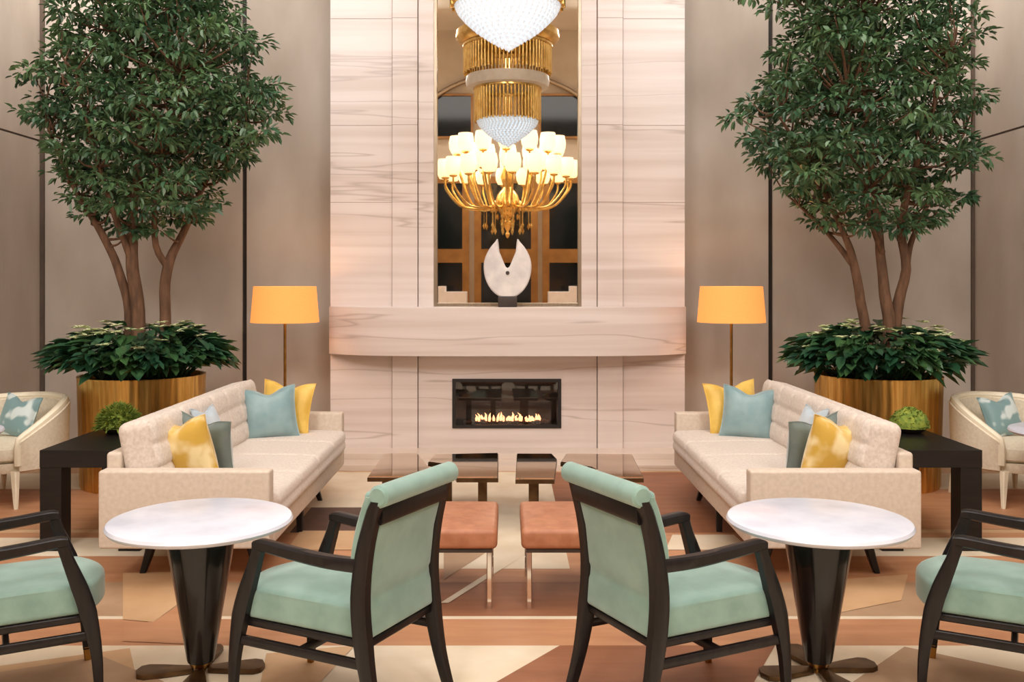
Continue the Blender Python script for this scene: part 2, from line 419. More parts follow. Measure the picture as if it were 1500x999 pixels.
for k in range(46):
    x = rnd.uniform(-.40, .39); r_ = rnd.uniform(.014, .026)
    em.rbox((x, rnd.uniform(.08, .2), FZ0 + t + r_ * .8), (r_ * 2, r_ * 2, r_ * 1.6), r_ * .7, (1, 1, 1))
em.build('ember_bed', 'ember', fbo)['kind'] = 'stuff'
fl = MB()
for k in range(22):
    x = -.285 + .58 * k / 21 + rnd.uniform(-.01, .01)
    if k in (5, 16): continue
    hh = rnd.uniform(.045, .085); y = rnd.uniform(.10, .15); r_ = rnd.uniform(.012, .019)
    fl.tube([(x, y, FZ0 + .045), (x + rnd.uniform(-.005, .005), y, FZ0 + .045 + hh * .35), (x + rnd.uniform(-.012, .012), y, FZ0 + .045 + hh * .7), (x + rnd.uniform(-.02, .02), y, FZ0 + .045 + hh)], [r_ * .7, r_, r_ * .6, .001], 8)
fl.build('flames', 'flame', fbo)

# ------------------------------------------------------------------ mirror
mr = thing('wall_mirror', 'tall wall mirror above the mantel reflecting chandeliers and dark windows', 'mirror', (0, FY, 0))
MB().box(-MW + .03, MW - .03, .03, .045, MZ + .03, 6.2).build('mirror_pane', 'mirror', mr, smooth=False)
f_ = MB(); w = .032
f_.box(-MW, -MW + w, -.004, .06, MZ, 6.23).box(MW - w, MW, -.004, .06, MZ, 6.23).box(-MW + w, MW - w, -.004, .06, MZ, MZ + w).box(-MW + w, MW - w, -.004, .06, 6.2, 6.23)
f_.build('mirror_frame', 'frame', mr, smooth=False, bevel=.004)
MB().box(-MW, MW, 0.0, D, 6.23, CEIL).build('marble_head', 'marble', fp, smooth=False)
MB().box(-MW, MW, .065, D, MZ, 6.23).build('backing', 'seam', fp, smooth=False)

# ------------------------------------------------------------------ stone sculpture on the mantel
sc_ = thing('sculpture', 'notched egg shaped white stone sculpture on dark plinth standing on the mantel', 'sculpture', (0, FY - .17, MZ))
def egg_poly():
    pts = []
    # right tip round the bottom to the left tip, then down into the notch
    for k in range(49):
        a = R(58) - R(296) * k / 48          # from upper right clockwise to upper left
        x = .213 * math.cos(a); z = .28 * math.sin(a)
        if z > 0: x *= 1 - .25 * (z / .28) ** 2
        pts.append((x, z))
    return pts
ep = egg_poly()
tipR = ep[0]; tipL = ep[-1]
ep = [(tipR[0] - .006, tipR[1] + .02)] + ep[1:-1] + [(tipL[0] + .006, tipL[1] + .02)]
ep += [(-.075, .14), (-.012, -.012), (.012, -.012), (.075, .14)]
zb = .09 + .268
bm = bmesh.new(); th = .055
vf = [bm.verts.new((x, -th, z + zb)) for (x, z) in ep]
face = bm.faces.new(vf)
ex = bmesh.ops.extrude_face_region(bm, geom=[face])
for v in ex['geom']:
    if isinstance(v, bmesh.types.BMVert): v.co.y += 2 * th
bmesh.ops.recalc_face_normals(bm, faces=bm.faces)
bmesh.ops.bevel(bm, geom=[e for e in bm.edges if e.calc_face_angle(0) > R(50)], offset=.022, segments=3, profile=.6, affect='EDGES')
bmesh.ops.triangulate(bm, faces=[f for f in bm.faces if len(f.verts) > 4])
me = bpy.data.meshes.new('stone_body'); bm.to_mesh(me); bm.free(); me.materials.append(M['stone'])
so = bpy.data.objects.new('stone_body', me); COL.objects.link(so); so.parent = sc_
me.polygons.foreach_set('use_smooth', [True] * len(me.polygons)); me.set_sharp_from_angle(angle=R(35))
rp = []
b_ = MB(); b_.rbox((0, 0, .0485), (.17, .12, .097), .008, (1, 1, 1)); b_.build('plinth', 'dark_base', sc_)
pn = MB(); pn.tube([(0, -.062, zb - .055), (0, .062, zb - .055)], .017, 14); pn.build('hole_shade', 'dark_base', sc_)  # dark plug paints the shade of a hole in the stone

# ------------------------------------------------------------------ crystal chandelier (real; its reflection shows in the mirror)
ch = thing('chandelier', 'large crystal bowl chandelier with tiers of gold rods hanging near the mirror', 'chandelier', (0, 6.39, 3.17))
cr = MB()
prof = [(0.0, .0), (.07, .045), (.15, .095), (.22, .145), (.28, .20), (.325, .25), (.345, .30)]
rings = 15
inner = MB().lathe([(.005, .03), (.06, .06), (.14, .115), (.2, .16), (.26, .215), (.31, .29)], 40, cap=False)
inner.build('bowl_diffuser', 'crystal', ch)
def octa(mb, c, a, b):
    x, y, z = c
    mb.add([(x + a, y, z), (x - a, y, z), (x, y + a, z), (x, y - a, z), (x, y, z + b), (x, y, z - b)],
           [(0, 2, 4), (2, 1, 4), (1, 3, 4), (3, 0, 4), (2, 0, 5), (1, 2, 5), (3, 1, 5), (0, 3, 5)])
for i in range(rings):
    t = (i + .3) / rings
    s_ = t * (len(prof) - 1); k0 = min(int(s_), len(prof) - 2); u = s_ - k0
    r_ = prof[k0][0] * (1 - u) + prof[k0 + 1][0] * u; z_ = prof[k0][1] * (1 - u) + prof[k0 + 1][1] * u
    n = max(1, int(2 * math.pi * r_ / .042))
    for k in range(n):
        a = 2 * math.pi * (k + .5 * (i % 2)) / n
        octa(cr, (r_ * math.cos(a), r_ * math.sin(a), z_), .02, .026)
cr.build('crystal_bowl', 'crystal', ch, smooth=False)
def rod_tier(r, z0, z1, n, rad=.013):
    m = MB()
    for k in range(n):
        a = 2 * math.pi * k / n
        x, y = r * math.cos(a), r * math.sin(a)
        m.tube([(x, y, z0 + .012 * (k % 2)), (x, y, z1)], rad, 6)
    m.lathe([(r - .05, z1 - .03), (r - .05, z1), (r + .02, z1), (r + .02, z1 - .03), (r - .05, z1 - .03)], 48, cap=False)
    return m.build('rod_tier', 'gold_bright', ch)
rod_tier(.375, .28, .68, 56)
MB().lathe([(.36, .665), (.47, .68), (.485, .74), (.475, .80), (.36, .81)], 48, cap=False).build('pearl_ring', 'pearl', ch)
rod_tier(.50, .83, 1.17, 72)
MB().lathe([(.44, 1.16), (.55, 1.18), (.60, 1.24), (.59, 1.32), (.50, 1.36)], 48, cap=False).build('gold_collar', 'gold_bright', ch)
rod_tier(.46, 1.36, 1.66, 64)
rod_tier(.60, 1.60, 1.98, 80)
MB().lathe([(.0, 1.97), (.63, 1.97), (.63, 2.03), (.2, 2.06), (.0, 2.06)], 48).build('canopy_plate', 'pearl', ch)
MB().tube([(0, 0, 2.05), (0, 0, CEIL - 3.17)], .025, 10).build('hanging_rod', 'gold_bright', ch)

# candle-shade chandelier in the lobby behind the camera (seen in the mirror)
c2 = thing('shaded_chandelier', 'gold branched chandelier with cream shades seen in the mirror', 'chandelier', (0, -1.3, 2.45))
bd = MB().lathe([(.0, 0), (.03, .03), (.05, .08), (.02, .13), (.06, .2), (.1, .28), (.05, .36), (.16, .5), (.26, .66), (.2, .85), (.08, 1.0), (.14, 1.2), (.07, 1.4), (.05, 1.9), (.03, CEIL - 2.45)], 24)
bd.build('stem', 'gold_bright', c2)
dr = MB()
for (r, z, n) in ((.12, .34, 8), (.22, .42, 12), (.32, .55, 16)):
    for k in range(n):
        a = 2 * math.pi * k / n; octa(dr, (r * math.cos(a), r * math.sin(a), z), .025, .06)
for (r, z, n) in ((.46, .24, 14), (.30, .14, 10)):
    for k in range(n):
        a = 2 * math.pi * k / n; x, y = r * math.cos(a), r * math.sin(a)
        octa(dr, (x, y, z), .03, .07); dr.tube([(x, y, z + .06), (x, y, .64)], .005, 5)
dr.build('crystal_drops', 'gold_bright', c2, smooth=False)
def branch_ring(n, r, zt, a0):
    for k in range(n):
        a = a0 + 2 * math.pi * k / n; ca, sa = math.cos(a), math.sin(a)
        pts = [(.12, .82), (.35, .62), (.7 * r, .60 + .12 * (zt - 1.1)), (r * .97, .82 * zt), (r, zt)]
        P_, _ = smooth([(p[0] * ca, p[0] * sa, p[1]) for p in pts], (1, 1), 5)
        arm = MB().tube(P_, .02, 6); arm.lathe([(.02, zt - .02), (.07, zt), (.08, zt + .02), (.02, zt + .03)], 12, (r * ca, r * sa, 0))
        ao = arm.build('arm', 'gold_bright', c2)
        MB().lathe([(.11, zt + .04), (.15, zt + .13), (.16, zt + .24), (.135, zt + .37)], 16, (r * ca, r * sa, 0)).build('lamp_shade', 'globe', ao)
branch_ring(18, 1.24, 1.14, .1); branch_ring(14, 1.0, 1.60, .25); branch_ring(8, .66, 1.32, .0)

for s, lb in ((-1, 'low white reception desk with raised end, left in the mirror'), (1, 'low white reception desk with raised end, right in the mirror')):
    d_ = thing('reception_desk', lb, 'desk', (s * 1.18, -3.2, 0))
    MB().box(-.30, .30, -.3, .3, 0, 1.38).build('counter', 'desk', d_, smooth=False, bevel=.01)
    xa, xb = sorted((s * .16, s * .30)); MB().box(xa, xb, -.3, .3, 1.38, 1.50).build('raised_ledge', 'desk', d_, smooth=False, bevel=.01)

# ------------------------------------------------------------------ sofas
def make_sofa(label):
    L_ = 2.30; t = thing('sofa', label, 'sofa', (0, 0, 0), 0, 'pair of cream tufted sofas')
    iy = L_ / 2 - .10
    fr = MB(); fr.rbox((.03, 0, .275), (.84, 2 * iy, .13), .012, (2, 4, 1)); fr.build('base_rail', 'cream_plain', t)
    MB().rbox((-.41, 0, .455), (.08, 2 * iy, .49), .02, (1, 4, 2)).build('back_frame', 'cream_plain', t)
    for s in (-1, 1):
        MB().rbox((0, s * (L_ / 2 - .05), .415), (.90, .10, .41), .014, (3, 1, 2)).build('arm', 'cream_plain', t)
    def seams(ps, q, d, wdt): return -d * max(math.exp(-((q - p) / wdt) ** 2) for p in ps)
    def dseat(p, n):
        d = .012 * (1 - (p.x / .45) ** 2) if n.z > .5 else 0
        if n.z > .3: d += seams([-.52, 0, .52], p.y, .010, .014)
        if n.x > .5: d += seams([0.0], p.z, .008, .010) + seams([-.52, 0, .52], p.y, .008, .014)
        return d
    MB().rbox((.085, 0, .412), (.80, 2 * iy - .01, .155), .045, (8, 96, 5), dseat).build('seat_cushion', 'cream', t)
    def dback(p, n):
        d = 0
        if n.x > .3 or n.z > .5:
            d += seams([-.84, -.56, -.28, 0, .28, .56, .84], p.y, .013, .016)
        if n.x > .5: d += seams([-.07, .06], p.z, .013, .014) + .014
        return d
    rot = Matrix.Rotation(R(-11), 4, 'Y').to_3x3()
    MB().rbox((-.275, 0, .665), (.20, 2 * iy - .02, .40), .05, (3, 110, 18), dback, rot).build('back_cushion', 'cream', t)
    for sx in (-1, 1):
        for sy in (-1, 1):
            x = sx * .26; y = sy * (L_ / 2 - .30)
            MB().sweep([(x, y, .215), (x + sx * .03, y + sy * .012, .1), (x + sx * .06, y + sy * .02, 0)], [(.06, .06), (.045, .045), (.032, .032)], 'xy').build('leg', 'black_wood', t)
    MB().sweep([(.36, 0, .215), (.36, 0, 0)], [(.05, .05), (.035, .035)], 'xy', sub=1).build('leg', 'black_wood', t)
    return t
s1 = make_sofa('long cream tufted sofa on the left, back to the palm-height tree'); s1.location = (-1.70, 6.15, 0)
s1['label'] = 'cream tufted sofa left of the fireplace, facing right towards the mirrored tables'
s2 = dup(s1, (1.725, 6.15, 0), math.pi, 'cream tufted sofa right of the fireplace, facing left towards the mirrored tables')

# ------------------------------------------------------------------ cushions
def pillow(name, label, m, loc, yaw, tilt, roll=0, size=.42, thick=.15, group='throw pillows on the sofas', chop=.045):
    n = 16; mb = MB()
    vs = []; fs = []
    def pt(i, j, sg):
        u = -1 + 2 * i / n; v = -1 + 2 * j / n
        k = 1 - .09 * (1 - abs(v) ** 2.2) * abs(u) ** 3; k2 = 1 - .09 * (1 - abs(u) ** 2.2) * abs(v) ** 3
        x = u * size / 2 * k; z = v * size / 2 * k2
        z -= chop * math.exp(-(u / .38) ** 2) * ((v + 1) / 2) ** 3
        th = thick / 2 * (max(0, (1 - u ** 2) * (1 - v ** 2))) ** .45
        return (x, sg * th, z)
    ids = {}
    for sg in (-1, 1):
        for i in range(n + 1):
            for j in range(n + 1):
                e = i in (0, n) or j in (0, n)
                key = (i, j, 0 if e else sg)
                if key not in ids: ids[key] = len(vs); vs.append(pt(i, j, sg))
        for i in range(n):
            for j in range(n):
                q = [ids[(a, b, 0 if (a in (0, n) or b in (0, n)) else sg)] for (a, b) in ((i, j), (i + 1, j), (i + 1, j + 1), (i, j + 1))]
                fs.append(tuple(q if sg < 0 else reversed(q)))
    mb.add(vs, fs)
    o = mb.build(name, m)
    o.location = loc; o.rotation_mode = 'QUATERNION'
    q = Matrix.Rotation(yaw, 4, 'Z') @ Matrix.Rotation(-tilt, 4, 'X') @ Matrix.Rotation(roll, 4, 'Y')
    o.rotation_quaternion = q.to_quaternion()
    # piped edge
    ed = []
    for i in range(n): ed.append(pt(i, 0, 1))
    for j in range(n): ed.append(pt(n, j, 1))
    for i in range(n, 0, -1): ed.append(pt(i, n, 1))
    for j in range(n, -1, -1): ed.append(pt(0, j, 1))
    MB().tube(ed, .0045, 5, cap=False).build('piping', m, o)
    tag(o, label, 'pillow', group)
    return o
def both(fn): fn(-1, 'left'); fn(1, 'right')
def sofa_pillows(s, side):
    X = 1.70 if s < 0 else 1.725
    y_ = lambda a: R(a) * (1 if s < 0 else -1)
    S = 'on the %s sofa' % side
    pillow('throw_pillow', 'plain yellow pillow at the fireplace end of the %s sofa, behind a teal one' % side, 'p_yellow', (s * (X - .06), 7.06, .675), y_(-8), R(14), y_(4), .40, .12)
    pillow('throw_pillow', 'dusty teal pillow standing upright in front of a yellow one %s' % S, 'p_teal', (s * (X + .01), 6.87, .665), y_(14), R(15), y_(-5), .38, .16)
    pillow('throw_pillow', 'gold floral pillow at the near end of the %s sofa, behind its arm' % side, 'p_floral', (s * (X + .125), 5.37, .665), y_(166), R(14), y_(8), .39, .20)
    pillow('throw_pillow', 'grey teal pillow beside the gold floral one %s' % S, 'p_grey', (s * (X + .06), 5.56, .655), y_(156), R(16), y_(-8), .39, .15)
    pillow('throw_pillow', 'pale blue pillow against the back of the %s sofa, mostly hidden' % side, 'p_blue', (s * (X + .125), 5.84, .67), y_(88), R(16), y_(3), .37, .12)
both(sofa_pillows)

# ------------------------------------------------------------------ seafoam armchairs
def make_armchair():
    t = thing('armchair', '', 'chair', (0, 0, 0), 0, 'seafoam armchairs with black frames')
    for s in (-1, 1):
        x = s * .235
        MB().sweep([(x, -.345, 0), (x, -.295, .16), (x, -.262, .34), (x, -.25, .5), (x, -.268, .66), (x, -.305, .80), (x, -.325, .85)],
                   [(.032, .038), (.042, .048), (.05, .064), (.05, .064), (.048, .058), (.046, .05), (.042, .042)], 'xy').build('leg', 'black_wood', t)
        fl_ = MB().sweep([(x, .335, .05), (x, .325, .2), (x, .295, .36), (x, .265, .46), (x, .225, .57), (x, .205, .635)],
                   [(.028, .03), (.038, .042), (.05, .064), (.048, .062), (.042, .046), (.04, .044)], 'xy').build('leg', 'black_wood', t)
        MB().sweep([(x, .338, 0), (x, .335, .06)], [(.022, .024), (.029, .031)], 'xy', sub=1).build('foot_cap', 'brass', fl_)
        MB().sweep([(x, -.265, .615), (x, -.10, .612), (x, .06, .622), (x, .19, .634), (x, .226, .632)], [(.036, .05), (.044, .046), (.05, .042), (.05, .04), (.044, .03)], 'xz').build('armrest', 'black_wood', t)
        MB().sweep([(x, -.285, .265), (x, .305, .265)], (.022, .034), 'xz', sub=1).build('stretcher', 'black_wood', t)
    MB().sweep([(-.225, .02, .265), (.225, .02, .265)], (.024, .03), 'yz', sub=1).build('stretcher', 'black_wood', t)
    MB().rbox((0, .01, .328), (.445, .56, .03), .008, (1, 1, 1)).build('seat_frame', 'black_wood', t)
    def crown(p, n):
        return .022 * max(0, 1 - (p.x / .25) ** 2) * max(0, 1 - (p.y / .32) ** 2) if n.z > .5 else 0
    # seat, wider at the front where it runs past the posts
    mb = MB(); mb.rbox((0, .06, .40), (.445, .64, .115), .022, (12, 12, 3), crown)
    for i, v in enumerate(mb.v):
        if v[1] > 0: mb.v[i] = (v[0], v[1] - .085 * min(1, v[1] / .36) ** 2 * min(1, (v[0] / .222) ** 2), v[2])
    mb.build('seat', 'teal', t)
    # padded back following the curve of the posts
    def yb(z):
        pts = [(.34, -.262), (.5, -.25), (.66, -.268), (.80, -.305), (.9, -.345)]
        for (a, b), (c, d) in zip(pts, pts[1:]):
            if z <= c: return b + (d - b) * (z - a) / (c - a)
        return pts[-1][1]
    mb = MB(); mb.rbox((0, 0, .60), (.425, .07, .50), .016, (6, 1, 22), lambda p, n: (.015 * max(0, 1 - (p.x / .225) ** 2) if n.y > .5 else (-.012 * math.exp(-((p.z + .115) / .014) ** 2) if n.y < -.5 else 0)))
    mb.v = [(v[0], v[1] + .014 + yb(max(.34, v[2])), v[2]) for v in mb.v]
    bo = mb.build('backrest', 'teal', t)
    MB().sweep([(-.222, -.312, .805), (0, -.318, .808), (.222, -.312, .805)], (.046, .085), 'yz').build('crest_rail', 'black_wood', t)
    # rolled top with front edge strips
    rl = MB(); rl.tube([(-.256, -.335, .868), (-.246, -.335, .868), (.246, -.335, .868), (.256, -.335, .868)], [.03, .04, .04, .03], 18)
    rl.rbox((0, -.296, .845), (.49, .06, .07), .02, (4, 1, 1))
    rl.build('top_roll', 'teal', bo)
    for s in (-1, 1):
        MB().sweep([(s * .225, -.222, .60), (s * .226, -.238, .70), (s * .23, -.272, .80), (s * .236, -.302, .862)], [(.04, .03), (.04, .032), (.036, .04), (.03, .045)], 'xy').build('side_welt', 'teal', bo)
    return t
a1 = make_armchair()
def chair_at(px, zz, rz, side):   # rear post nearest the lens at photo column px and distance zz
    x = (px - CX) * zz / F
    c, s_ = math.cos(rz), math.sin(rz)
    lx, ly = (-.235 if side < 0 else .235), -.25
    return (x - (c * lx - s_ * ly), zz - (s_ * lx + c * ly), 0)
a1.location = chair_at(528, 3.36, R(63.5), -1); a1.rotation_euler = (0, 0, R(63.5))
a1['label'] = 'seafoam armchair left of centre, seen from behind, turned towards the left marble table'
dup(a1, chair_at(966, 3.36, R(-63.5), 1), R(-63.5), 'seafoam armchair right of centre, seen from behind, turned towards the right marble table')
dup(a1, (-1.975, 3.70, 0), R(-61), 'seafoam armchair cut by the left edge of the photo, beside the left marble table')
dup(a1, (2.005, 3.72, 0), R(61), 'seafoam armchair cut by the right edge of the photo, beside the right marble table')

# ------------------------------------------------------------------ round marble tables
def make_table(label):
    t = thing('pedestal_table', label, 'table', (0, 0, 0), 0, 'round marble pedestal tables')
    MB().lathe([(.0, .605), (.345, .605), (.364, .612), (.372, .625), (.366, .637), (.352, .642), (.0, .642)], 72).build('tabletop', 'white_marble', t)
    MB().lathe([(.0, .05), (.052, .05), (.056, .06), (.145, .595), (.145, .606), (0, .606)], 40).build('pedestal', 'table_wood', t)
    MB().lathe([(.0, .0), (.018, .0), (.022, .02), (.04, .03), (.05, .052), (0, .052)], 20).build('collar', 'brass', t)
    for k in range(4):
        a = R(8 + 90 * k); ca, sa = math.cos(a), math.sin(a)
        pts = [(.03, -.02), (.03, .02), (.15, .048), (.215, .058), (.245, .044), (.258, .0), (.245, -.044), (.215, -.058), (.15, -.048)]
        MB().prism([(x * ca - y * sa, x * sa + y * ca) for (x, y) in pts], .004, .024).build('foot', 'bronze', t, bevel=.003)
    return t
t1 = make_table('white marble pedestal table standing in front of the left sofa'); t1.location = (-1.268, 3.94, 0)
dup(t1, (1.285, 3.94, 0), R(4), 'white marble pedestal table standing in front of the right sofa')
dup(t1, (-3.70, 6.22, 0), 0, 'white marble table edge at the left border beside the ivory tub chair')
dup(t1, (3.70, 6.26, 0), 0, 'white marble table edge at the right border beside the ivory tub chair')

# ------------------------------------------------------------------ mirror-topped low tables
def low_table(label, poly, h, legs):
    P_ = [W(x, y, h) for (x, y) in poly]
    c = sum(P_, Vector()) / len(P_)
    t = thing('coffee_table', label, 'table', (c.x, c.y, 0), 0, 'cluster of bronze mirrored coffee tables')
    loc = [(p.x - c.x, p.y - c.y) for p in P_]
    MB().prism(loc, h - .034, h - .008).build('rim', 'bronze', t, smooth=False)
    MB().prism([(x * .975, y * .975) for (x, y) in loc], h - .008, h).build('mirror_top', 'bronze_mirror', t, smooth=False)
    for (px, py) in legs:
        q = W(px, py, h); x, y = q.x - c.x, q.y - c.y
        MB().box(x - .03, x + .03, y - .03, y + .03, 0, h - .03).build('leg', 'bronze', t, smooth=False, bevel=.004)
low_table('trapezoid bronze mirrored table nearest the left sofa', [(538, 698), (563, 664), (611, 663), (640, 698)], .35, [(567, 692), (590, 668)])
low_table('notched bronze mirrored table second from the left sofa', [(627, 676), (637, 665), (730, 663), (730, 699), (669, 699), (658, 680)], .35, [(707, 690), (656, 671)])
low_table('narrow bronze mirrored table just right of the centre gap', [(755, 701), (757, 664), (808, 664), (816, 672), (812, 701)], .35, [(781, 690), (783, 668)])
low_table('notched bronze mirrored table nearest the right sofa', [(821, 676), (829, 664), (926, 665), (943, 699), (893, 699), (868, 684)], .35, [(914, 692), (848, 671)])

# ------------------------------------------------------------------ leather stools
def make_stool(label):
    t = thing('leather_stool', label, 'stool', (0, 0, 0), 0, 'pair of cognac leather stools')
    MB().rbox((0, 0, .352), (.55, .62, .098), .025, (5, 5, 2), lambda p, n: .012 * max(0, 1 - (p.x / .27) ** 2) * max(0, 1 - (p.y / .31) ** 2) if n.z > .5 else 0).build('seat', 'leather', t)
    MB().rbox((0, 0, .292), (.50, .57, .022), .004, (1, 1, 1)).build('seat_frame', 'dark_base', t)
    for sx in (-1, 1):
        for sy in (-1, 1):
            x, y = sx * .235, sy * .255
            MB().sweep([(x, y, .285), (x, y, 0)], (.026, .026), 'xy', sub=1).build('leg', 'chrome', t)
        MB().sweep([(sx * .235, -.25, .05), (sx * .235, .25, .05)], (.018, .018), 'xz', sub=1).build('stretcher', 'chrome', t)
    return t
st = make_stool('cognac leather stool left of the centre aisle, behind the left armchair'); st.location = (-.325, 4.97, 0)
dup(st, (.342, 4.97, 0), 0, 'cognac leather stool right of the centre aisle, behind the right armchair')

# ------------------------------------------------------------------ black parsons side tables with moss
def make_console(label):
    t = thing('side_table', label, 'table', (0, 0, 0), 0, 'black parsons side tables')
    MB().box(-.30, .30, -.5, .5, .50, .605).build('tabletop', 'console', t, smooth=False, bevel=.004)
    for sx in (-1, 1):
        for sy in (-1, 1):
            xa, xb = sorted((sx * .17, sx * .299)); ya, yb_ = sorted((sy * .37, sy * .499))
            MB().box(xa, xb, ya, yb_, 0, .50).build('leg', 'console', t, smooth=False, bevel=.004)
    return t
k1 = make_console('black parsons side table behind the left sofa, beside the tub chair'); k1.location = (-2.50, 6.20, 0)
dup(k1, (2.54, 6.20, 0), 0, 'black parsons side table behind the right sofa, beside the tub chair')

def leaf_pts(L_, Wd, fold=.25, droop=.15):
    return [(0, 0, 0), (-Wd * .42, L_ * .3, Wd * fold), (-Wd * .40, L_ * .65, Wd * fold * .8 - droop * L_ * .35), (0, L_, -droop * L_), (Wd * .40, L_ * .65, Wd * fold * .8 - droop * L_ * .35), (Wd * .42, L_ * .3, Wd * fold)]
LF = [(0, 3, 2, 1), (0, 5, 4, 3)]
def add_leaf(mb, pos, direction, up, L_, Wd, fold=.25, droop=.15):
    y = Vector(direction).normalized(); x = y.cross(Vector(up))
    if x.length < 1e-4: x = y.cross(Vector((1, .3, 0)))
    x.normalize(); z = x.cross(y)
    mb.add([Vector(pos) + x * p[0] + y * p[1] + z * p[2] for p in leaf_pts(L_, Wd, fold, droop)], LF)

def moss_bowl(label, loc, seed, spiky):
    rnd = random.Random(seed)
    t = thing('moss_bowl', label, 'plant', loc)
    MB().lathe([(.0, .0), (.07, .0), (.10, .02), (.125, .045), (.118, .045), (.09, .025), (0, .02)], 28).build('bowl', 'dark_base', t)
    mb = MB(); n, m_ = 22, 12; vs = []; fs = []
    for i in range(m_ + 1):
        for k in range(n):
            ph = (math.pi / 2) * i / m_; a = 2 * math.pi * k / n
            rr = 1 + .14 * noise.noise(Vector((math.cos(a) * 2.5, math.sin(a) * 2.5, ph * 2 + seed)))
            vs.append((.125 * rr * math.cos(ph) * math.cos(a), .125 * rr * math.cos(ph) * math.sin(a), .035 + .125 * rr * math.sin(ph)))
    for i in range(m_):
        for k in range(n):
            k2 = (k + 1) % n; fs.append((i * n + k, i * n + k2, (i + 1) * n + k2, (i + 1) * n + k))
    mb.add(vs, fs)
    for k in range(900 if spiky else 420):
        a = rnd.uniform(0, 6.283); ph = rnd.uniform(0, 1.5)
        d = Vector((math.cos(ph) * math.cos(a), math.cos(ph) * math.sin(a), math.sin(ph)))
        L_ = rnd.uniform(.03, .065) if spiky else rnd.uniform(.012, .025)
        add_leaf(mb, d * .12 + Vector((0, 0, .035)), d + Vector((rnd.uniform(-.7, .7), rnd.uniform(-.7, .7), rnd.uniform(-.4, .4))), (0, 0, 1), L_, .014 if spiky else .01)
    mb.build('moss', 'moss', t)
moss_bowl('leafy green plant in a dark bowl on the left black side table', (-2.60, 6.38, .605), 3, True)
moss_bowl('rounded green moss mound in a dark bowl on the right black side table', (2.69, 6.38, .605), 8, False)

# ------------------------------------------------------------------ floor lamps
def make_lamp(label):
    t = thing('floor_lamp', label, 'lamp', (0, 0, 0), 0, 'pair of amber shaded floor lamps')
    MB().lathe([(0, 0), (.14, 0), (.145, .012), (.13, .022), (.02, .03), (0, .03)], 36).build('base', 'bronze', t)
    MB().tube([(0, 0, .02), (0, 0, 1.30)], .0125, 12).build('pole', 'brass', t)
    MB().lathe([(.29, 1.262), (.265, 1.570), (.262, 1.570), (.287, 1.262), (.29, 1.262)], 56, cap=False).build('lamp_shade', 'shade', t)
    sp = MB()
    for k in range(3):
        a = 2 * math.pi * k / 3; sp.tube([(0, 0, 1.29), (.285 * math.cos(a), .285 * math.sin(a), 1.285)], .004, 6)
    sp.build('shade_carrier', 'bronze', t)
    MB().lathe([(0, 1.30), (.02, 1.31), (.035, 1.36), (.025, 1.41), (0, 1.425)], 16).build('bulb', 'globe', t)
    return t
l1 = make_lamp('floor lamp with glowing amber drum shade left of the fireplace'); l1.location = (-1.915, 8.2, 0)
dup(l1, (1.925, 8.2, 0), 0, 'floor lamp with glowing amber drum shade right of the fireplace')

# ------------------------------------------------------------------ planters and trees
def make_planter(label):
    t = thing('planter', label, 'planter', (0, 0, 0), 0, 'pair of round gold planters')
    MB().lathe([(0, 0), (.455, 0), (.462, .02), (.482, .855), (.486, .868), (.462, .868), (.458, .80), (0, .80)], 160, flute=40, fa=.006).build('pot', 'gold', t)
    MB().lathe([(0, .80), (.452, .80), (.40, .83), (.2, .845), (0, .85)], 40).build('soil', 'soil', t)
    return t
PLX, PRX, PLY = -2.93, 2.97, 7.65
pl1 = make_planter('round fluted gold planter behind the left sofa'); pl1.location = (PLX, PLY, 0)
dup(pl1, (PRX, PLY, 0), 0, 'round fluted gold planter behind the right sofa')

